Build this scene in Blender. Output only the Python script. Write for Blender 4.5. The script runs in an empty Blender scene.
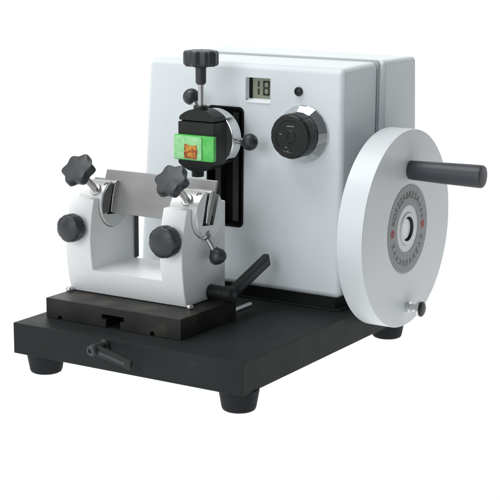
import bpy, bmesh, math, random
from mathutils import Vector, Matrix, Euler
PI = math.pi
random.seed(7)
C = bpy.context.scene.collection
S = 0.01            # authored in centimetres
GZ = 0.8            # lifts everything so that the feet stand on z = 0

# ------------------------------------------------------------------ materials
def nmat(name):
    m = bpy.data.materials.new(name); m.use_nodes = True
    nt = m.node_tree
    return m, nt, nt.nodes['Principled BSDF']

def paint(name, col, rough=0.4, metal=0.0, bump=0.0, bscale=900.0, var=0.06, vscale=14.0,
          rvar=0.08, spec=0.5, coat=0.0, streak=None, stain=None):
    """Principled surface with small procedural tone, gloss and relief variation."""
    m, nt, b = nmat(name); N, L = nt.nodes, nt.links
    tc = N.new('ShaderNodeTexCoord')
    mp = N.new('ShaderNodeMapping'); L.new(tc.outputs['Object'], mp.inputs['Vector'])
    if streak: mp.inputs['Scale'].default_value = streak
    n1 = N.new('ShaderNodeTexNoise'); n1.inputs['Scale'].default_value = vscale
    n1.inputs['Detail'].default_value = 5; L.new(mp.outputs['Vector'], n1.inputs['Vector'])
    r = N.new('ShaderNodeValToRGB')
    r.color_ramp.elements[0].position = 0.3; r.color_ramp.elements[1].position = 0.7
    r.color_ramp.elements[0].color = (*[max(0, c*(1-var)) for c in col], 1)
    r.color_ramp.elements[1].color = (*[min(1, c*(1+var)) for c in col], 1)
    L.new(n1.outputs['Fac'], r.inputs['Fac']); col_out = r.outputs['Color']
    if stain:
        ns = N.new('ShaderNodeTexNoise'); ns.inputs['Scale'].default_value = stain[1]; ns.inputs['Detail'].default_value = 8
        L.new(mp.outputs['Vector'], ns.inputs['Vector'])
        rs = N.new('ShaderNodeValToRGB'); rs.color_ramp.elements[0].position = stain[2]; rs.color_ramp.elements[1].position = min(1, stain[2]+.12)
        L.new(ns.outputs['Fac'], rs.inputs['Fac'])
        mx = N.new('ShaderNodeMix'); mx.data_type = 'RGBA'; L.new(rs.outputs['Color'], mx.inputs['Factor'])
        L.new(col_out, mx.inputs['A']); mx.inputs['B'].default_value = (*stain[0], 1); col_out = mx.outputs['Result']
    L.new(col_out, b.inputs['Base Color'])
    mr = N.new('ShaderNodeMapRange')
    mr.inputs['To Min'].default_value = max(0.02, rough-rvar); mr.inputs['To Max'].default_value = min(1, rough+rvar)
    n2 = N.new('ShaderNodeTexNoise'); n2.inputs['Scale'].default_value = vscale*3.3; n2.inputs['Detail'].default_value = 4
    L.new(mp.outputs['Vector'], n2.inputs['Vector'])
    L.new(n2.outputs['Fac'], mr.inputs['Value']); L.new(mr.outputs['Result'], b.inputs['Roughness'])
    b.inputs['Metallic'].default_value = metal
    b.inputs['Specular IOR Level'].default_value = spec
    b.inputs['Coat Weight'].default_value = coat
    if bump:
        n3 = N.new('ShaderNodeTexNoise'); n3.inputs['Scale'].default_value = bscale; n3.inputs['Detail'].default_value = 2
        L.new(mp.outputs['Vector'], n3.inputs['Vector'])
        bp = N.new('ShaderNodeBump'); bp.inputs['Strength'].default_value = bump; bp.inputs['Distance'].default_value = 0.0006
        L.new(n3.outputs['Fac'], bp.inputs['Height']); L.new(bp.outputs['Normal'], b.inputs['Normal'])
    return m

M = {}
M['white']   = paint('white_enamel', (0.69, 0.73, 0.745), 0.38, bump=0.10, bscale=420, var=0.02, vscale=9, spec=0.14)
M['holder']  = paint('holder_enamel', (0.79, 0.80, 0.795), 0.40, bump=0.12, bscale=420, var=0.02, vscale=12, spec=0.4)
M['wheel']   = paint('wheel_enamel', (0.68, 0.71, 0.72), 0.36, bump=0.06, bscale=420, var=0.015, vscale=9, spec=0.45)
M['base']    = paint('base_powder_coat', (0.0198, 0.0228, 0.0226), 0.48, bump=0.35, bscale=1500, var=0.12, vscale=10, spec=0.10, stain=((.040, .043, .043), 26, .66))
M['plate']   = paint('blackened_steel', (0.029, 0.0285, 0.0265), 0.42, bump=0.12, bscale=800, var=0.35, vscale=16, spec=0.14, stain=((.052, .046, .034), 30, .55))
M['plastic'] = paint('black_plastic', (0.026, 0.029, 0.033), 0.42, bump=0.10, bscale=1200, var=0.12, vscale=25, spec=0.5)
M['rubber']  = paint('rubber', (0.014, 0.016, 0.018), 0.60, bump=0.2, bscale=1200, var=0.15, vscale=25, spec=0.15)
M['black']   = paint('black_oxide', (0.014, 0.0155, 0.015), 0.38, bump=0.06, bscale=1000, var=0.2, vscale=20, spec=0.35)
M['pit']     = paint('recess_and_shade_black', (0.006, 0.0065, 0.0065), 0.6, var=0.1, spec=0.1)  # near-black of slots and gaps, also the shade painted beside the display
M['handle']  = paint('handle_plastic', (0.040, 0.045, 0.052), 0.45, bump=0.10, bscale=1000, var=0.10, vscale=20, spec=0.45)
M['chrome']  = paint('polished_chrome', (0.72, 0.73, 0.74), 0.14, metal=1.0, var=0.03, rvar=0.05)
M['steel']   = paint('turned_steel', (0.56, 0.56, 0.55), 0.30, metal=1.0, var=0.08, vscale=30, rvar=0.08)
M['blade']   = paint('ground_steel', (0.31, 0.305, 0.30), 0.45, metal=0.7, var=0.04, vscale=22, streak=(.25, 5, 5), bump=0.03, bscale=260)
M['reflect_dark'] = paint('dark_reflection_steel', (0.20, 0.205, 0.21), 0.34, metal=0.9, var=0.08, vscale=30)  # dark tone of the reflection put on the left clamp face
M['seam_shade'] = paint('seam_shade_grey', (0.50, 0.53, 0.535), 0.6, var=0.05, spec=0.15)  # grey for the shade line along the housing seam
M['clamp']   = paint('satin_nickel', (0.70, 0.71, 0.70), 0.36, metal=0.6, var=0.05, vscale=25)
M['grey']    = paint('grey_label', (0.235, 0.25, 0.25), 0.42, var=0.05, vscale=30)
M['ink']     = paint('label_ink', (0.055, 0.06, 0.06), 0.5, var=0.05)
M['red']     = paint('red_ink', (0.36, 0.045, 0.06), 0.5, var=0.15, vscale=300)
M['lcd']     = paint('lcd_glass', (0.27, 0.285, 0.215), 0.25, var=0.05, vscale=30)
M['seg']     = paint('lcd_segment', (0.020, 0.024, 0.016), 0.4, var=0.05)
M['label']   = paint('pale_green_label', (0.50, 0.74, 0.50), 0.35, var=0.12, vscale=120)

def green_mat():
    m, nt, b = nmat('green_cassette_plastic'); N, L = nt.nodes, nt.links
    tc = N.new('ShaderNodeTexCoord'); n = N.new('ShaderNodeTexNoise'); n.inputs['Scale'].default_value = 60; n.inputs['Detail'].default_value = 6
    L.new(tc.outputs['Object'], n.inputs['Vector'])
    r = N.new('ShaderNodeValToRGB'); r.color_ramp.elements[0].position = .35; r.color_ramp.elements[1].position = .7
    r.color_ramp.elements[0].color = (.07, .52, .08, 1); r.color_ramp.elements[1].color = (.17, .64, .17, 1)
    L.new(n.outputs['Fac'], r.inputs['Fac']); L.new(r.outputs['Color'], b.inputs['Base Color'])
    b.inputs['Roughness'].default_value = .3
    b.inputs['Subsurface Weight'].default_value = .25; b.inputs['Subsurface Radius'].default_value = (.003, .006, .003)
    return m
M['green'] = green_mat()

def wax_mat():
    m, nt, b = nmat('paraffin_wax'); N, L = nt.nodes, nt.links
    tc = N.new('ShaderNodeTexCoord'); n = N.new('ShaderNodeTexNoise'); n.inputs['Scale'].default_value = 130; n.inputs['Detail'].default_value = 7
    L.new(tc.outputs['Object'], n.inputs['Vector'])
    r = N.new('ShaderNodeValToRGB'); e = r.color_ramp.elements
    e[0].position = .30; e[0].color = (.22, .64, .23, 1); e[1].position = .66; e[1].color = (.42, .76, .41, 1)
    L.new(n.outputs['Fac'], r.inputs['Fac']); L.new(r.outputs['Color'], b.inputs['Base Color'])
    b.inputs['Roughness'].default_value = .28
    b.inputs['Subsurface Weight'].default_value = .3; b.inputs['Subsurface Radius'].default_value = (.004, .005, .004)
    bp = N.new('ShaderNodeBump'); bp.inputs['Strength'].default_value = .4; bp.inputs['Distance'].default_value = .0008
    L.new(n.outputs['Fac'], bp.inputs['Height']); L.new(bp.outputs['Normal'], b.inputs['Normal'])
    return m
M['wax'] = wax_mat()

def tissue_mat():
    m, nt, b = nmat('stained_tissue'); N, L = nt.nodes, nt.links
    tc = N.new('ShaderNodeTexCoord'); v = N.new('ShaderNodeTexNoise'); v.inputs['Scale'].default_value = 95; v.inputs['Detail'].default_value = 5; v.inputs['Distortion'].default_value = 1.5
    L.new(tc.outputs['Object'], v.inputs['Vector'])
    r = N.new('ShaderNodeValToRGB'); e = r.color_ramp.elements
    e[0].position = .30; e[0].color = (.13, .022, .010, 1); e[1].position = .70; e[1].color = (.70, .50, .09, 1)
    q = e.new(.45); q.color = (.40, .10, .02, 1); q = e.new(.57); q.color = (.60, .27, .035, 1)
    L.new(v.outputs['Fac'], r.inputs['Fac']); L.new(r.outputs['Color'], b.inputs['Base Color'])
    b.inputs['Roughness'].default_value = .35
    return m
M['tissue'] = tissue_mat()

def ground_mat():
    """Translucent white sheet, made up so that added lamps below and behind whiten it."""
    m, nt, b = nmat('white_translucent_sheet'); N, L = nt.nodes, nt.links
    out = [n for n in N if n.type == 'OUTPUT_MATERIAL'][0]
    tc = N.new('ShaderNodeTexCoord'); n = N.new('ShaderNodeTexNoise'); n.inputs['Scale'].default_value = 6
    L.new(tc.outputs['Object'], n.inputs['Vector'])
    r = N.new('ShaderNodeValToRGB')
    r.color_ramp.elements[0].color = (.90, .90, .90, 1); r.color_ramp.elements[1].color = (.94, .94, .94, 1)
    L.new(n.outputs['Fac'], r.inputs['Fac'])
    d = N.new('ShaderNodeBsdfDiffuse'); t = N.new('ShaderNodeBsdfTranslucent'); mx = N.new('ShaderNodeMixShader')
    L.new(r.outputs['Color'], d.inputs['Color']); L.new(r.outputs['Color'], t.inputs['Color'])
    mx.inputs['Fac'].default_value = .8
    L.new(d.outputs[0], mx.inputs[1]); L.new(t.outputs[0], mx.inputs[2]); L.new(mx.outputs[0], out.inputs['Surface'])
    N.remove(b)
    return m
M['ground'] = ground_mat()

# ------------------------------------------------------------------ mesh helpers (cm)
def V(*a): return Vector(a)

def hexa(bm, P8):
    """8 corners: bottom ring (4) then top ring (4), each counter-clockwise seen from +Z."""
    v = [bm.verts.new(p) for p in P8]
    for f in ((3, 2, 1, 0), (4, 5, 6, 7), (0, 1, 5, 4), (1, 2, 6, 5), (2, 3, 7, 6), (3, 0, 4, 7)):
        bm.faces.new([v[i] for i in f])
    return v

def box(bm, x0, x1, y0, y1, z0, z1, mi=0):
    n = len(bm.faces)
    hexa(bm, [(x0, y0, z0), (x1, y0, z0), (x1, y1, z0), (x0, y1, z0), (x0, y0, z1), (x1, y0, z1), (x1, y1, z1), (x0, y1, z1)])
    bm.faces.ensure_lookup_table()
    for f in bm.faces[n:]: f.material_index = mi

def prism(bm, pts, fn, a0, a1, mi=0):
    """closed outline pts (u,v) swept from a0 to a1; fn(u,v,a) -> point."""
    A = [bm.verts.new(fn(u, v, a0)) for u, v in pts]; B = [bm.verts.new(fn(u, v, a1)) for u, v in pts]
    n = len(pts); fs = [bm.faces.new(A[::-1]), bm.faces.new(B)]
    for i in range(n): fs.append(bm.faces.new((A[i], A[(i+1) % n], B[(i+1) % n], B[i])))
    for f in fs: f.material_index = mi

def frame(d):
    d = Vector(d).normalized()
    u = d.cross(Vector((0, 0, 1)))
    if u.length < 1e-4: u = Vector((1, 0, 0))
    u.normalize(); return d, u, d.cross(u)

def lathe(bm, o, d, prof, n=48, mi=0, lobe=None, phase=0.0):
    """prof: list of (r, h) along axis d from o. lobe(theta, r) reshapes the radius."""
    o = Vector(o); d, u, w = frame(d); rings = []
    for r, h in prof:
        if r < 1e-5: rings.append([bm.verts.new(o+d*h)])
        else:
            rg = []
            for i in range(n):
                t = 2*PI*i/n + phase; rr = lobe(t, r) if lobe else r
                rg.append(bm.verts.new(o+d*h+(u*math.cos(t)+w*math.sin(t))*rr))
            rings.append(rg)
    fs = []
    for a, b in zip(rings, rings[1:]):
        for i in range(n):
            j = (i+1) % n
            if len(a) == 1 and len(b) == 1: continue
            if len(a) == 1: fs.append(bm.faces.new((a[0], b[j], b[i])))
            elif len(b) == 1: fs.append(bm.faces.new((a[i], a[j], b[0])))
            else: fs.append(bm.faces.new((a[i], a[j], b[j], b[i])))
    if len(rings[0]) > 1: fs.append(bm.faces.new(rings[0][::-1]))
    if len(rings[-1]) > 1: fs.append(bm.faces.new(rings[-1]))
    for f in fs: f.material_index = mi

def rod(bm, a, b, r0, r1=None, n=32, ch=0.08, mi=0):
    a, b = Vector(a), Vector(b); L = (b-a).length; r1 = r0 if r1 is None else r1
    lathe(bm, a, b-a, [(0, 0), (r0-ch, 0), (r0, ch), (r1, L-ch), (r1-ch, L), (0, L)], n, mi)

def ball(bm, c, d, r, flat=0.85, n=36, mi=0):
    prof = [(r*math.sin(t), -flat*r*math.cos(t)) for t in [PI*i/14 for i in range(15)]]
    prof[0] = (0, prof[0][1]); prof[-1] = (0, prof[-1][1])
    lathe(bm, c, d, prof, n, mi)

def rrect(x0, x1, z0, z1, r, k=6):
    p = []
    for cx, cz, a in ((x1-r, z1-r, 0), (x0+r, z1-r, 90), (x0+r, z0+r, 180), (x1-r, z0+r, 270)):
        for i in range(k+1):
            t = math.radians(a+90*i/k); p.append((cx+r*math.cos(t), cz+r*math.sin(t)))
    return p
XZ = lambda u, v, a: (u, a, v)
YZ = lambda u, v, a: (a, u, v)
XY = lambda u, v, a: (u, v, a)

def bevel(bm, w, seg=3, ang=30, sel=None):
    bmesh.ops.recalc_face_normals(bm, faces=bm.faces)
    es = [e for e in bm.edges if len(e.link_faces) == 2 and e.calc_face_angle(0) > math.radians(ang) and (sel is None or sel(e))]
    bmesh.ops.bevel(bm, geom=es, offset=w, segments=seg, profile=.5, affect='EDGES', clamp_overlap=True)

def build(name, bm, mats, parent=None, sharp=38, smooth=True):
    bmesh.ops.recalc_face_normals(bm, faces=bm.faces)
    for e in bm.edges:
        e.smooth = len(e.link_faces) == 2 and e.calc_face_angle(0) < math.radians(sharp)
    for f in bm.faces: f.smooth = smooth
    for v in bm.verts: v.co = Vector((v.co.x, v.co.y, v.co.z+GZ))*S
    me = bpy.data.meshes.new(name); bm.to_mesh(me); bm.free()
    for m in (mats if isinstance(mats, (list, tuple)) else [mats]): me.materials.append(m)
    o = bpy.data.objects.new(name, me); C.objects.link(o)
    if parent: attach(o, parent)
    if smooth:
        w = o.modifiers.new('weighted', 'WEIGHTED_NORMAL'); w.keep_sharp = True; w.weight = 80
    return o

def attach(o, parent):
    """parent without moving: meshes are authored in world space, parents sit at their own origin."""
    o.parent = parent
    o.matrix_parent_inverse = world(parent).inverted()

def world(o):
    m = Matrix.LocRotScale(o.location, o.rotation_euler, o.scale)
    if o.parent: m = world(o.parent) @ o.matrix_parent_inverse @ m
    return m

def cut(o, bm):
    """carve the shape bm out of mesh object o (applied at once)."""
    bmesh.ops.recalc_face_normals(bm, faces=bm.faces)
    for v in bm.verts: v.co = Vector((v.co.x, v.co.y, v.co.z+GZ))*S
    me = bpy.data.meshes.new('cutter'); bm.to_mesh(me); bm.free()
    c = bpy.data.objects.new('cutter', me); C.objects.link(c)
    keep = o.modifiers.get('weighted')
    if keep: o.modifiers.remove(keep)
    md = o.modifiers.new('b', 'BOOLEAN'); md.object = c; md.operation = 'DIFFERENCE'; md.solver = 'EXACT'
    bpy.context.view_layer.update()
    dg = bpy.context.evaluated_depsgraph_get()
    new = bpy.data.meshes.new_from_object(o.evaluated_get(dg))
    o.modifiers.clear(); old = o.data; o.data = new; new.name = old.name
    bpy.data.objects.remove(c); bpy.data.meshes.remove(me)
    b2 = bmesh.new(); b2.from_mesh(new)
    for e in b2.edges: e.smooth = len(e.link_faces) == 2 and e.calc_face_angle(0) < math.radians(38)
    for f in b2.faces: f.smooth = True
    b2.to_mesh(new); b2.free()
    w = o.modifiers.new('weighted', 'WEIGHTED_NORMAL'); w.keep_sharp = True; w.weight = 80

def NB(): return bmesh.new()

def text_bm(bm, s, size, fn, mi=0, thick=0.03):
    """adds the glyphs of s (outline font mesh) mapped by fn(x, y, h) to bm."""
    cu = bpy.data.curves.new('glyphs', 'FONT'); cu.body = s; cu.size = size
    cu.align_x = 'CENTER'; cu.align_y = 'CENTER'; cu.extrude = thick/2; cu.resolution_u = 3; cu.offset = .035
    o = bpy.data.objects.new('glyphs', cu); C.objects.link(o)
    bpy.context.view_layer.update()
    me = bpy.data.meshes.new_from_object(o.evaluated_get(bpy.context.evaluated_depsgraph_get()))
    t = bmesh.new(); t.from_mesh(me); mp = {}
    for v in t.verts: mp[v.index] = bm.verts.new(fn(v.co.x, v.co.y, v.co.z))
    for f in t.faces:
        try: bm.faces.new([mp[v.index] for v in f.verts]).material_index = mi
        except ValueError: pass
    t.free(); bpy.data.objects.remove(o); bpy.data.curves.remove(cu); bpy.data.meshes.remove(me)

def empty(name, loc, label, cat):
    o = bpy.data.objects.new(name, None); C.objects.link(o)
    o.location = Vector((loc[0], loc[1], loc[2]+GZ))*S; o.empty_display_size = .02
    o['label'] = label; o['category'] = cat
    return o

# ------------------------------------------------------------------ the setting
g = NB()
prof = [(-260, -GZ), (150, -GZ)]
for i in range(1, 13):
    t = PI/2*i/12; prof.append((150+45*math.sin(t), -GZ+45*(1-math.cos(t))))
prof.append((195, 190))
xs = [-520, 300]
vv = [[g.verts.new((x, y, z)) for y, z in prof] for x in xs]
for i in range(len(prof)-1): g.faces.new((vv[0][i], vv[1][i], vv[1][i+1], vv[0][i+1]))
o = build('ground', g, M['ground'])
o['kind'] = 'structure'; o['label'] = 'plain white seamless table surface under the microtome'

# ------------------------------------------------------------------ the microtome
mic = empty('rotary_microtome', (20, 28, -GZ), 'white rotary microtome with handwheel on a black base plate with four feet', 'microtome')

# base plate and feet
b = NB(); box(b, 0, 40, 0, 57, 2.33, 7); bevel(b, .11, 3)
base = build('base_plate', b, M['base'], mic)
for x in (3.3, 37.3):
    for y in (3.4, 49.2):
        b = NB(); lathe(b, (x, y, 2.33), (0, 0, -1), [(0, 0), (2.85, 0), (2.85, .25), (2.42, 2.7), (2.28, 3.0), (2.05, 3.13), (0, 3.13)], 40)
        build('foot', b, M['rubber'], base)
b = NB(); prism(b, [(2.4, 32.6), (36.4, 32.6), (36.4, 55.5), (2.4, 55.5)], XY, 7.0, 9.2)
build('plinth', b, M['black'], base)
b = NB(); box(b, 1.6, 37.6, 31.9, 32.6, 7.0, 7.3); box(b, 36.4, 37.6, 32.6, 55.5, 7.0, 7.3); bevel(b, .1, 2)
build('flange', b, M['base'], base)

# housing, front cover
xl = lambda z: 2.75-.06*(44-z)
b = NB()
hexa(b, [(xl(9.2), 31, 9.2), (37.9, 31, 9.2), (37.9, 42.5, 9.2), (xl(9.2), 42.5, 9.2),
         (2.75, 31.2, 44.1), (37.9, 31.2, 44.0), (37.9, 42.5, 44.35), (2.75, 42.5, 44.35)])
bevel(b, .95, 6, 20)
fh = build('front_housing', b, M['white'], mic)
# guide slot
c = NB(); prism(c, rrect(13.9, 20.7, 18.4, 37.3, .9), XZ, 29, 33.6); cut(fh, c)
c = NB(); box(c, 20.95, 25.35, 29, 31.9, 38.15, 41.95); cut(fh, c)
b = NB(); prism(b, rrect(13.93, 20.67, 18.43, 37.27, .88), XZ, 33.0, 33.55)
inner = rrect(14.2, 20.4, 18.7, 37.0, .65); outer = rrect(13.92, 20.68, 18.42, 37.28, .88)
A = [[b.verts.new((u, y, v)) for u, v in pts] for pts, y in ((outer, 30.97), (inner, 30.97), (inner, 33.0), (outer, 33.0))]
for p, q in ((0, 1), (1, 2), (3, 0)):
    for i in range(len(inner)):
        j = (i+1) % len(inner); b.faces.new((A[p][i], A[p][j], A[q][j], A[q][i]))
build('guide_slot', b, M['pit'], fh)
b = NB(); box(b, 15.1, 16.2, 31.6, 33.0, 19.2, 36.4); box(b, 18.4, 19.5, 31.6, 33.0, 19.2, 36.4); bevel(b, .1, 2)
build('slide_rail', b, M['black'], fh)
# counter display
b = NB()
prism(b, [(31.04, 38.17), (31.74, 38.75), (31.88, 38.75), (31.88, 38.17)], YZ, 20.97, 25.34)
prism(b, [(20.97, 31.04), (21.35, 31.74), (21.35, 31.88), (20.97, 31.88)], XY, 38.76, 41.93)
build('display_frame', b, M['wheel'], fh)
b2 = NB(); box(b2, 21.37, 25.33, 31.75, 31.88, 38.77, 41.93)
lcd = build('counter_display', b2, M['lcd'], fh)
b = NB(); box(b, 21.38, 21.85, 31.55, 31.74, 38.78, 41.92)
build('display_shade', b, M['pit'], fh)  # dark strip put in as the shade along the display's left edge
b = NB()
def seg(x0, x1, z0, z1): box(b, x0, x1, 31.70, 31.749, z0, z1)
sx0, sx1, zm = 23.7, 24.9, 40.4; hh = 1.14; w = .30
seg(sx0+.12, sx1-.12, zm+hh-w, zm+hh); seg(sx0+.12, sx1-.12, zm-w/2, zm+w/2); seg(sx0+.12, sx1-.12, zm-hh, zm-hh+w)
for x in (sx0, sx1-w):
    seg(x, x+w, zm+.1, zm+hh-.1); seg(x, x+w, zm-hh+.1, zm-.1)
seg(22.78, 23.1, zm+.12, zm+hh-.12); seg(22.78, 23.1, zm-hh+.12, zm-.12)
build('display_digits', b, M['seg'], lcd)
b = NB()
lathe(b, (30.35, 31.12, 40.3), (0, -1, 0), [(0, 0), (.68, 0), (.68, .25), (.6, .36), (.42, .38), (.38, .3), (.2, .36), (0, .4)], 28)
build('indicator_button', b, M['black'], fh)

# housing, rear shell
b = NB()
hexa(b, [(.5, 42.82, 9.2), (38.75, 42.82, 9.2), (38.75, 56.6, 9.2), (.5, 56.6, 9.2),
         (2.6, 42.82, 44.7), (38.75, 42.82, 44.6), (38.75, 54.3, 44.55), (2.6, 54.3, 44.9)])
bevel(b, .8, 5, 20)
rh = build('rear_housing', b, M['white'], mic)
b = NB(); prism(b, rrect(2.2, 37.95, 9.4, 44.58, .8), XZ, 42.3, 43.0); build('seam_shade_strip', b, M['seam_shade'], rh)  # grey strip added in place of the seam's shadow line

# section thickness dial
DX, DZ = 31.25, 34.0
b = NB(); lathe(b, (DX, 31.1, DZ), (0, -1, 0), [(0, 0), (4.35, 0), (4.35, .35), (3.45, 1.5), (2.6, 1.5), (0, 1.5)], 20, phase=.1)
bz = build('dial_bezel', b, M['chrome'], mic, sharp=12)
b = NB()
fl = lambda t, r: r*(1-.022*max(0, math.cos(14*t))**6)
lathe(b, (DX, 29.6, DZ), (0, -1, 0), [(0, 0), (3.1, 0), (3.35, .15), (3.4, 2.2), (3.28, 2.55), (3.1, 2.72), (2.45, 2.7), (2.35, 2.6), (1.0, 2.6), (.9, 2.72), (.45, 2.74), (.4, 2.64), (0, 2.64)], 112, lobe=fl)
kb = build('dial_knob', b, M['black'], mic, sharp=30)
b = NB()
for (t, r, l) in ((95, 1.55, .7), (75, 1.6, .5), (250, 1.75, .3), (262, 2.2, .25), (170, 1.6, .35)):
    tt = math.radians(t); cx, cz = DX+r*math.cos(tt), DZ+r*math.sin(tt)
    box(b, cx-l/2, cx+l/2, 26.96, 27.01, cz-.07, cz+.07)
build('dial_marking', b, M['grey'], kb)

# handwheel
WY, WZ, WR, WX0, WX1 = 38.5, 19.75, 15.16, 41.36, 45.5
b = NB()
lathe(b, (WX0, WY, WZ), (1, 0, 0), [(0, .4), (3, .4), (3.2, 1.1), (12.4, 1.1), (12.8, 0), (WR-.15, 0), (WR-.04, .05), (WR, .15), (WR, 3.99), (WR-.045, 4.10), (WR-.15, 4.14), (6.95, 4.14), (6.9, 4.09), (2.55, 4.09), (2.5, 3.2), (0, 3.2)], 160)
wh = build('handwheel', b, M['wheel'], mic)
b = NB(); rod(b, (37.7, WY, WZ), (WX0+.5, WY, WZ), 2.4, n=48); build('axle', b, M['steel'], wh)
b = NB()
lathe(b, (WX1-.04, WY, WZ), (1, 0, 0), [(3.62, 0), (3.62, .06), (6.8, .06), (6.8, 0)], 96)
b.faces.ensure_lookup_table()
for f in [f for f in b.faces if len(f.verts) > 4]: b.faces.remove(f)
ring = build('dial_ring', b, M['grey'], wh)
b = NB(); lathe(b, (WX1-.95, WY, WZ), (1, 0, 0), [(0, 0), (2.46, 0), (2.46, .98), (2.36, 1.04), (1.9, 1.04)], 64)
n0 = len(b.faces); lathe(b, (WX1-.95, WY, WZ), (1, 0, 0), [(1.9, 1.04), (1.86, 1.0), (1.86, .12), (0, .12)], 64, 1)
b.faces.ensure_lookup_table()
for q in [q for q in b.faces if len(q.verts) > 4 and q.calc_center_median().x > WX1-.2]: b.faces.remove(q)
bmesh.ops.remove_doubles(b, verts=b.verts, dist=.004)
build('hub_cap', b, [M['wheel'], M['ink']], wh)
b = NB(); lathe(b, (WX1-.83, WY-.1, WZ-.05), (1, 0, 0), [(0, 0), (1.66, 0), (1.66, .48), (1.56, .58), (0, .58)], 48)
build('hub_screw', b, M['clamp'], wh)
b = NB()
def onring(ang, r=5.2):
    a = math.radians(ang); ca, sa = math.cos(a), math.sin(a)
    # glyph x runs clockwise, y outwards; (u, v) = (Y, Z) seen from +X
    return lambda x, y, h: (WX1+.03+h, WY+(r+y)*ca+x*sa, WZ+(r+y)*sa-x*ca)
for i, ch in enumerate('KOSZZABRESA'):
    text_bm(b, ch, 1.42, onring(162-i*11.0), thick=.02)
for a_ in (38, 26, 15): text_bm(b, 'o', 1.1, onring(a_), thick=.02)
build('ring_lettering', b, M['ink'], ring, smooth=False)
b = NB()
for i, ch in enumerate('ZVVCUUVNZVC'):
    text_bm(b, ch, 1.2, onring(202+i*13.6), thick=.02)
build('ring_lettering', b, M['ink'], ring, smooth=False)
for a_ in (0, 180):
    b = NB()
    t = math.radians(a_); cy, cz = WY+5.2*math.cos(t), WZ+5.2*math.sin(t)
    for q in range(5):
        u = 2*PI*q/5+.4; lathe(b, (WX1+.018, cy+.40*math.cos(u), cz+.42*math.sin(u)), (1, 0, 0), [(0, 0), (.30, 0), (.30, .022), (0, .022)], 14)
    build('ring_emblem', b, M['red'], ring, smooth=False)
b = NB()
HY, HZ = 38.75, 28.75
lathe(b, (WX1-.02, HY, HZ), (1, 0, 0), [(0, 0), (1.30, 0), (1.42, .12), (1.46, .5), (1.5, 2), (1.62, 6), (1.72, 11.0), (1.71, 11.62), (1.60, 11.82), (1.40, 11.9), (0, 11.98)], 56)
hd = build('crank_handle', b, M['handle'], wh)
b = NB()
PY_, PZ_ = 39.12, 7.4
lathe(b, (WX1-.05, PY_, PZ_), (1, 0, 0), [(0, 0), (.75, 0), (.8, .1), (.8, .55), (.62, .65), (.62, 1.75), (.95, 1.9), (1.22, 2.0), (1.28, 2.1), (1.28, 2.45), (1.15, 2.5), (0, 2.5)], 40)
pin = build('locking_pin', b, M['chrome'], wh)
b = NB(); lathe(b, (WX1+2.44, PY_, PZ_), (1, 0, 0), [(0, 0), (1.2, 0), (1.2, .12), (1.0, .3), (.5, .36), (0, .38)], 36)
build('pin_cap', b, M['black'], pin)

# carriage plate
b = NB(); box(b, 2.3, 26.6, 4.9, 19.7, 7.03, 10.1); bevel(b, .1, 2)
pl = build('carriage_plate', b, M['plate'], mic)
c = NB(); prism(c, [(12.7, 9.0), (12.7, 8.25), (13.4, 8.25), (13.4, 6.5), (16.0, 6.5), (16.0, 8.25), (16.7, 8.25), (16.7, 9.0)], XZ, 3, 12); cut(pl, c)
b = NB(); prism(b, [(12.72, 8.98), (12.72, 8.27), (13.42, 8.27), (13.42, 7.04), (15.98, 7.04), (15.98, 8.27), (16.68, 8.27), (16.68, 8.98)], XZ, 8.6, 11.9)
build('slot_filler', b, M['pit'], pl)
for x in (4.9, 21.7):
    c = NB(); lathe(c, (x, 3, 7.25), (0, 1, 0), [(0, 0), (.42, 0), (.42, 4), (0, 4)], 20); cut(pl, c)
b = NB(); rod(b, (26.2, 19.6, 8.2), (26.2, 24.4, 8.2), .42); build('guide_pin', b, M['steel'], pl)
for x, y in ((24.25, 10.75), (2.7, 10.05)):
    b = NB(); lathe(b, (x, y, 10.08), (0, 0, 1), [(0, 0), (.5, 0), (.56, .12), (.56, .4), (.45, .62), (.25, .72), (0, .75)], 24)
    build('stop_screw', b, M['steel'], pl)

# knife holder: U-shaped white casting
HX0, HX1 = 2.3, 23.5
U = [(HX0, 10.16), (HX1, 10.16), (HX1, 24.5), (19.35, 24.5), (19.7, 13.85), (7.15, 13.85), (6.75, 24.5), (HX0, 24.5)]
# side profile: the front bulges at mid height
def fy(z): return 9.75+1.15*((z-18.6)/8.4)**2 if z < 18.6 else 9.75+1.45*((z-18.6)/5.9)**1.5
b = NB()
zs = [10.16, 11.2, 12.5, 13.85, 16, 18.6, 20.5, 22.5, 23.7, 24.5]
def slab(x0f, x1f, zz):
    rows = []
    for z in zz:
        rows.append([b.verts.new(p) for p in ((x0f(z), fy(z), z), (x1f(z), fy(z), z), (x1f(z), 21.5, z), (x0f(z), 21.5, z))])
    return rows
xin0 = lambda z: 7.15-.4*(z-13.85)/10.65
xin1 = lambda z: 19.7-.35*(z-13.85)/10.65
low = slab(lambda z: HX0, lambda z: HX1, zs[:4])
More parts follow.
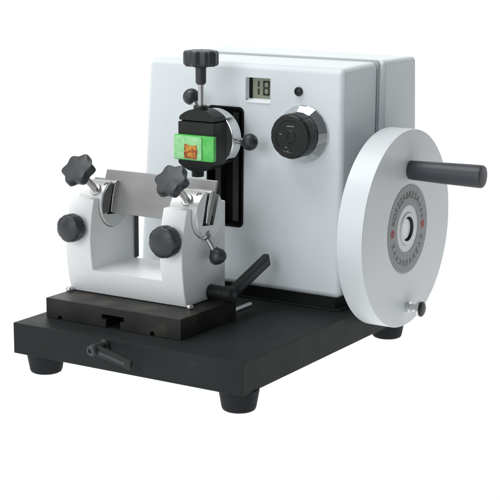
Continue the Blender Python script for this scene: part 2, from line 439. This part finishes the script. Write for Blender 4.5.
# inner columns of the floor level
fl0 = [b.verts.new((7.15, fy(13.85), 13.85)), b.verts.new((7.15, 21.5, 13.85))]
fl1 = [b.verts.new((19.7, fy(13.85), 13.85)), b.verts.new((19.7, 21.5, 13.85))]
for k in range(3):
    A, B = low[k], low[k+1]
    if k < 2:
        b.faces.new((A[0], A[1], B[1], B[0])); b.faces.new((A[2], A[3], B[3], B[2]))
    else:
        b.faces.new((A[0], A[1], B[1], fl1[0], fl0[0], B[0])); b.faces.new((A[2], A[3], B[3], fl0[1], fl1[1], B[2]))
    b.faces.new((A[1], A[2], B[2], B[1])); b.faces.new((A[3], A[0], B[0], B[3]))
b.faces.new(low[0][::-1]); b.faces.new((fl0[0], fl1[0], fl1[1], fl0[1]))
for side in (0, 1):
    if side == 0: prev = [low[3][0], fl0[0], fl0[1], low[3][3]]
    else: prev = [fl1[0], low[3][1], low[3][2], fl1[1]]
    for z in zs[4:]:
        x0, x1 = (HX0, xin0(z)) if side == 0 else (xin1(z), HX1)
        cur = [b.verts.new(p) for p in ((x0, fy(z), z), (x1, fy(z), z), (x1, 21.5, z), (x0, 21.5, z))]
        for i in range(4): b.faces.new((prev[i], prev[(i+1) % 4], cur[(i+1) % 4], cur[i]))
        prev = cur
    b.faces.new(prev)
bevel(b, .2, 3, 32)
hold = build('knife_holder', b, M['holder'], mic)
CY, CZ, CR = 15.8, 23.3, 3.55
for (x0, x1) in ((-1, 7.36), (18.9, 30)):
    c = NB(); lathe(c, (x0, CY, CZ), (1, 0, 0), [(0, 0), (CR+.12, 0), (CR+.12, x1-x0), (0, x1-x0)], 64)
    if x0 < 0:   # blind bore: outer wall stays closed on the left
        c.free(); c = NB(); lathe(c, (2.9, CY, CZ), (1, 0, 0), [(0, 0), (CR+.12, 0), (CR+.12, 6), (0, 6)], 64)
    cut(hold, c)
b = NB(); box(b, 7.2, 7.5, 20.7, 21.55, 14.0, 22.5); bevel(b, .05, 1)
build('rear_edge_strip', b, M['plastic'], hold)  # narrow dark strip along the left post's rear inner edge

# clamping half cylinders with a slot for the blade
def slot_dir():
    d = Vector((0, 1.9, 6.0)).normalized(); return d
def clamp(x0, x1):
    b = NB(); lathe(b, (x0, CY, CZ), (1, 0, 0), [(0, 0), (CR-.1, 0), (CR, .1), (CR, x1-x0-.1), (CR-.1, x1-x0), (0, x1-x0)], 72)
    o = build('clamp_cylinder', b, [M['clamp']], mic)
    c = NB()   # slot for the blade, opening upward, following the tilt of the blade
    prism(c, [(13.7, 21.9), (16.6, 21.6), (18.7, 27.5), (15.3, 27.6)], YZ, x0-1, x1+1); cut(o, c)
    return o
cyl_l = clamp(2.95, 7.3); cyl_r = clamp(19.5, 24.5)
for x0, x1, par in ((3.2, 7.45, cyl_l), (19.8, 24.62, cyl_r)):
    b = NB(); prism(b, [(14.55, 22.15), (15.1, 22.05), (16.7, 26.6), (16.25, 26.9), (15.75, 26.6), (15.0, 24.6)], YZ, x0, x1); bevel(b, .1, 2)
    build('pressure_jaw', b, M['steel'], par)
    b = NB(); prism(b, [(14.0, 22.0), (16.8, 21.72), (17.2, 22.9), (14.2, 22.5)], YZ, x0+.2, x1-.5); build('slot_floor', b, M['pit'], par)
    b = NB(); prism(b, [(13.78, 22.0), (14.75, 22.0), (15.55, 25.4), (15.3, 26.6), (15.0, 26.0)], YZ, x0+.1, x1-.45); build('slot_wedge', b, M['black'], par)
for par, x in ((cyl_l, 6.72), (cyl_r, 23.4)):
    b = NB()
    e = math.radians(62); nrm = Vector((0, -math.cos(e), math.sin(e))); tz = Vector((0, math.sin(e), math.cos(e)))
    cpt = Vector((x, CY, CZ))+nrm*(CR+.02)
    for k in range(2):
        b_c = cpt+Vector((.36*k, 0, 0))
        rod(b, b_c-tz*.28*(1 if k != 1 else .2)-nrm*.02, b_c+tz*.3-nrm*.02, .10, n=8, ch=.01)
    build('index_mark', b, M['ink'], par)

# star knobs
el = math.radians(40); SD = Vector((0, -math.cos(el), math.sin(el)))
def star(x, L, ph):
    o0 = Vector((x, CY, CZ)); b = NB()
    lb = lambda t, r: r*(1-.195*(0.5-0.5*math.cos(6*(t-ph)))**0.9)
    R = 2.66
    prof = [(0, L-1.15), (1.0, L-1.15), (1.05, L-.9), (R*.55, L-.55), (R*.9, L-.42), (R*.99, L-.2), (R, L+.1), (R, L+.75), (R*.975, L+.98), (R*.93, L+1.1), (R*.85, L+1.14), (R*.5, L+1.2), (R*.25, L+1.23), (0, L+1.24)]
    lathe(b, o0, SD, prof, 120, lobe=lambda t, r: lb(t, r) if r > 2.0 else (r+(lb(t, r)-r)*.5 if r > 1.3 else r))
    k = build('star_knob', b, M['plastic'], mic, sharp=50)
    b = NB(); rod(b, o0+SD*(CR-.3), o0+SD*(L-1.1), .52, n=28); lathe(b, o0+SD*(CR-.15), SD, [(0, 0), (.95, 0), (.95, .35), (.8, .5), (0, .5)], 28)
    build('stem', b, M['steel'], k)
    return k
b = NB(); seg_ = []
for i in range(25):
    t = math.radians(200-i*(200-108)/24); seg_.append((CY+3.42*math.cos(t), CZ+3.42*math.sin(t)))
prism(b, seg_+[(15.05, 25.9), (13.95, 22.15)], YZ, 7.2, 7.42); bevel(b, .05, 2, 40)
build('reflection_plate', b, M['reflect_dark'], cyl_l)  # dark plate added as the dark reflection on the cylinder's end face
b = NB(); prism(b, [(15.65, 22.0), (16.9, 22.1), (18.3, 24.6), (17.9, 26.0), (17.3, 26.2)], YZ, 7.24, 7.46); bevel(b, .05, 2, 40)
build('reflection_plate', b, M['reflect_dark'], cyl_l)  # second piece of the same painted reflection, behind the blade slot
star(5.75, 8.6, .25); star(22.3, 8.3, .05)
# round clamping knobs on the front of the posts
for x, z, r in ((4.55, 20.35, 2.12), (21.55, 20.15, 2.35)):
    b = NB(); fl2 = lambda t, q: q*(1-.035*max(0, math.cos(7*t+.4))**4) if q > 1.6 else q
    lathe(b, (x, 9.95, z), (0, -1, 0), [(0, 0), (1.2, 0), (1.25, .35), (r*.8, .45), (r*.95, .65), (r, 1.0), (r, 2.05), (r*.965, 2.35), (r*.9, 2.52), (r*.7, 2.75), (r*.4, 2.92), (0, 3.0)], 84, lobe=fl2)
    build('round_knob', b, M['plastic'], mic, sharp=34)
# small ball lever below the right clamp
b = NB(); p0, p1 = V(24.1, 15.3, 20.1), V(25.6, 16.1, 17.1); dd = (p1-p0).normalized()
lathe(b, p1, dd, [(0, -1.35), (.62, -1.3), (.75, -1.0), (1.2, -.55), (1.36, 0), (1.28, .45), (1.0, .85), (.5, 1.08), (0, 1.12)], 40, lobe=lambda t, r: r*(1-.03*(.5+.5*math.cos(8*t))) if r > .9 else r)
kk = build('ball_lever', b, M['plastic'], mic, sharp=60)
b = NB(); rod(b, p0-dd*.4, p1-dd*1.1, .42); lathe(b, p0-dd*.5, dd, [(0, 0), (.85, 0), (.9, .15), (.9, .6), (.6, .9), (0, .9)], 28); build('stem', b, M['steel'], kk)

# clamp lever beside the holder
b = NB()
a0, a1 = V(27.0, 17.2, 11.25), V(27.0, 28.0, 14.75); d = (a1-a0).normalized(); up = V(1, 0, 0).cross(d).normalized()
L = (a1-a0).length
def LV(u, v, w): return a0+d*u+up*v+V(1, 0, 0)*w
pts8 = [LV(0, -.85, -.55), LV(L, -.95, -.5), LV(L, -.95, .5), LV(0, -.85, .55), LV(0, .85, -.55), LV(L, .95, -.5), LV(L, .95, .5), LV(0, .85, .55)]
hexa(b, pts8); bevel(b, .16, 2)
lev = build('clamp_lever', b, M['black'], mic)
b = NB(); g8 = [LV(1.8, -.3, .4), LV(L-.6, -.38, .4), LV(L-.6, -.38, .58), LV(1.8, -.3, .6), LV(1.8, .3, .4), LV(L-.6, .38, .4), LV(L-.6, .38, .58), LV(1.8, .3, .6)]
hexa(b, g8); build('grip_inlay', b, M['handle'], lev)
b = NB(); rod(b, (23.45, 17.2, 11.35), (26.4, 17.2, 11.35), 1.12, n=36, ch=.15); rod(b, (26.2, 17.2, 11.3), (27.75, 17.2, 11.3), 1.25, n=36, ch=.2)
build('lever_hub', b, M['black'], lev)
b = NB(); rod(b, (27.7, 17.3, 11.3), (27.9, 17.3, 11.3), .62, n=6, ch=.05); build('hub_bolt', b, M['handle'], lev)

# lock lever on the front of the base
b = NB()
a0, a1 = V(16.9, -2.35, 6.0), V(23.2, -2.35, 4.6); d = (a1-a0).normalized(); up = V(0, -1, 0).cross(d).normalized(); L = (a1-a0).length
def LV2(u, v, w): return a0+d*u+up*v+V(0, 1, 0)*w
hexa(b, [LV2(-.3, -.7, -.45), LV2(L, -.62, -.4), LV2(L, -.62, .4), LV2(-.3, -.7, .45), LV2(-.3, .7, -.45), LV2(L, .62, -.4), LV2(L, .62, .4), LV2(-.3, .7, .45)])
bevel(b, .15, 2)
lv = build('lock_lever', b, M['black'], mic)
b = NB(); hexa(b, [LV2(1.0, -.22, -.5), LV2(L-.8, -.2, -.46), LV2(L-.8, -.2, -.3), LV2(1.0, -.22, -.3), LV2(1.0, .22, -.5), LV2(L-.8, .2, -.46), LV2(L-.8, .2, -.3), LV2(1.0, .22, -.3)])
build('grip_inlay', b, M['handle'], lv)
b = NB(); rod(b, (16.9, .06, 6.0), (16.9, -.7, 6.0), 1.0, n=36, ch=.2); rod(b, (16.9, -.6, 6.0), (16.9, -3.1, 6.0), .85, n=36, ch=.12)
build('lever_hub', b, M['black'], lv)
b = NB(); lathe(b, (16.9, -3.05, 6.0), (0, -1, 0), [(0, 0), (.7, 0), (.7, .3), (.6, .4), (.36, .4), (.34, .15), (0, .15)], 28); build('hub_bolt', b, M['handle'], lv)

# specimen head
QX, QZ, QR, QH = 17.6, 32.85, 4.75, 3.2
def barrel(z0, z1, h):
    pts = []
    def add(a0, a1, n=16):
        for i in range(n+1):
            t = a0+(a1-a0)*i/n; pts.append((QX+QR*math.cos(t), QZ+QR*math.sin(t)))
    return pts
def arcjaw(top):
    a = math.acos(QH/QR); pts = []
    for i in range(21):
        t = a+(PI-2*a)*i/20; pts.append((QX+QR*math.cos(t), QZ+QR*math.sin(t)))
    if top: return pts
    return [(x, 2*QZ-z) for x, z in pts]
split = QZ+2.85
b = NB(); prism(b, arcjaw(True)+[(QX-QH, split+.12), (QX+QH, split+.12)], XZ, 22.55, 25.75); bevel(b, .14, 2, 40)
head = build('specimen_head', b, M['black'], mic)
b = NB(); prism(b, arcjaw(False)+[(QX-QH, split-.05), (QX+QH, split-.05)], XZ, 22.3, 25.8); bevel(b, .14, 2, 40)
build('lower_jaw', b, M['black'], head)
b = NB(); box(b, QX-QH+.3, QX+QH-.3, 22.9, 25.6, split-.06, split+.13); build('jaw_gap', b, M['pit'], head)
b = NB(); rod(b, (17.0, 23.8, 28.6), (17.0, 23.8, 27.2), .95); build('lower_stud', b, M['black'], head)
b = NB(); lathe(b, (QX, 25.8, QZ), (0, 1, 0), [(0, 0), (4.25, 0), (4.45, .15), (4.45, 2.35), (4.25, 2.6), (2.6, 2.7), (2.4, 7.0), (0, 7.0)], 72)
build('swivel_disc', b, M['chrome'], mic)
def ballknob(c0, c1, r, flat):
    b = NB(); d = (c1-c0).normalized()
    ball(b, c1, d, r, flat); k = build('ball_lever', b, M['plastic'], mic, sharp=60)
    b = NB(); rod(b, c0, c1-d*r*.7, .38); lathe(b, c1-d*(r+.35), d, [(0, 0), (.5, 0), (.62, .5), (.62, .8), (0, .8)], 24); build('stem', b, M['steel'], k)
ballknob(V(21.4, 27.1, 32.6), V(24.25, 27.1, 32.65), 1.3, .95)
ballknob(V(15.4, 27.2, 36.2), V(13.55, 27.2, 38.85), 1.32, .95)
# clamping screw with fluted knob
SX, SY = 17.5, 23.9
b = NB()
lobe10 = lambda t, r: r*(1-.12*(0.5-0.5*math.cos(9*t))**1.2) if r > 1.5 else r
lathe(b, (SX, SY, 41.2), (0, 0, 1), [(0, 0), (.58, 0), (.8, .3), (.82, 2.5), (1.2, 2.65), (2.42, 2.78), (2.66, 3.0), (2.71, 3.25), (2.71, 4.55), (2.65, 4.85), (2.48, 5.02), (2.1, 5.1), (1.9, 5.0), (.9, 5.06), (0, 5.1)], 126, lobe=lobe10)
tk = build('clamping_knob', b, M['plastic'], mic, sharp=45)
b = NB(); rod(b, (SX, SY, 36.6), (SX, SY, 41.5), .43); build('stem', b, M['steel'], tk)
b = NB(); lathe(b, (SX, SY, 36.4), (0, 0, 1), [(0, 0), (1.15, 0), (1.12, 1.5), (.98, 1.66), (0, 1.66)], 36); build('collar', b, M['black'], tk)

# ------------------------------------------------------------------ the knife
kn = NB()
pts = [(14.85, 21.95), (15.35, 21.85), (17.62, 28.0), (17.36, 28.12), (17.18, 28.0)]
prism(kn, pts, YZ, 4.7, 24.75); bevel(kn, .04, 1, 40)
ko = build('knife_blade', kn, M['blade'])
ko['label'] = 'wide grey steel microtome knife clamped between the two white posts'; ko['category'] = 'knife'

# ------------------------------------------------------------------ the tissue cassette
cas = empty('tissue_cassette', (17.8, 21.9, 30.3), 'bright green tissue cassette with brown specimen held in the black clamp', 'cassette')
b = NB(); prism(b, rrect(14.15, 21.35, 29.95, 33.75, .25, 4), XZ, 21.5, 22.28); bevel(b, .1, 2, 50)
build('cassette_body', b, M['green'], cas)
b = NB(); prism(b, rrect(14.3, 19.3, 30.1, 33.62, .2, 4), XZ, 21.28, 21.52); bevel(b, .08, 2, 50)
wx = build('wax_block', b, M['wax'], cas)
b = NB(); prism(b, [(16.25, 30.3), (18.45, 30.2), (18.6, 31.4), (18.45, 32.35), (17.3, 32.25), (16.3, 32.5), (16.2, 31.2)], XZ, 21.18, 21.3); bevel(b, .04, 1, 50)
build('tissue_sample', b, M['tissue'], wx)

# ------------------------------------------------------------------ lights
def area(name, loc, tgt, sx, sy, power, col=(1, 1, 1)):
    l = bpy.data.lights.new(name, 'AREA'); l.shape = 'RECTANGLE'; l.size = sx; l.size_y = sy; l.energy = power; l.color = col
    o = bpy.data.objects.new(name, l); C.objects.link(o); o.location = loc
    o.rotation_euler = (Vector(tgt)-Vector(loc)).to_track_quat('-Z', 'Y').to_euler(); return o
area('added_under_lamp', (-1.95, -.1, -.35), (-1.95, -.1, 1), 6.0, 4.4, 106)  # added lamp, shines up through the sheet to wipe out shadows
area('added_back_lamp', (-1.5, 2.5, .7), (-1.5, 0, .7), 7.0, 2.6, 114)  # added lamp behind the sheet, turns the background white
area('top_softbox', (-.55, -.45, 3.2), (.1, .25, .2), 2.2, 2.2, 82)
area('left_softbox', (-1.5, -.75, 1.1), (.2, .25, .2), 1.2, 1.4, 9)
area('front_softbox', (.15, -2.2, 1.0), (.2, .2, .2), 1.5, 1.2, 25, (.93, .97, 1))
w = bpy.data.worlds.new('World'); bpy.context.scene.world = w; w.use_nodes = True
w.node_tree.nodes['Background'].inputs['Color'].default_value = (.85, .93, 1, 1)
w.node_tree.nodes['Background'].inputs['Strength'].default_value = .15

# ------------------------------------------------------------------ camera
pitch, yaw, roll = 0.2179, -0.5505, 0.0069
cx, cy, cz = 140.7681, -163.2017, 62.782
F, shx, shy = 1485.6, -2.6349, 16.6738
cyw, syw, cp, sp = math.cos(yaw), math.sin(yaw), math.cos(pitch), math.sin(pitch)
f = Vector((syw*cp, cyw*cp, -sp)); r = Vector((cyw, -syw, 0)); u = r.cross(f)
c_, s_ = math.cos(roll), math.sin(roll)
R_, U_ = r*c_+u*s_, u*c_-r*s_
cam = bpy.data.cameras.new('camera'); co = bpy.data.objects.new('camera', cam); C.objects.link(co)
m = Matrix((R_, U_, -f)).transposed().to_4x4(); m.translation = Vector((cx, cy, cz+GZ))*S
co.matrix_world = m
cam.sensor_width = 36; cam.lens = F/500*36; cam.shift_x = -shx/500; cam.shift_y = shy/500
cam.clip_start = .05; cam.clip_end = 50
sc = bpy.context.scene; sc.camera = co
sc.view_settings.view_transform = 'Standard'; sc.view_settings.look = 'None'
sc.view_settings.gamma = 1; sc.view_settings.exposure = 0; sc.view_settings.use_curve_mapping = False
sc.cycles.max_bounces = 8
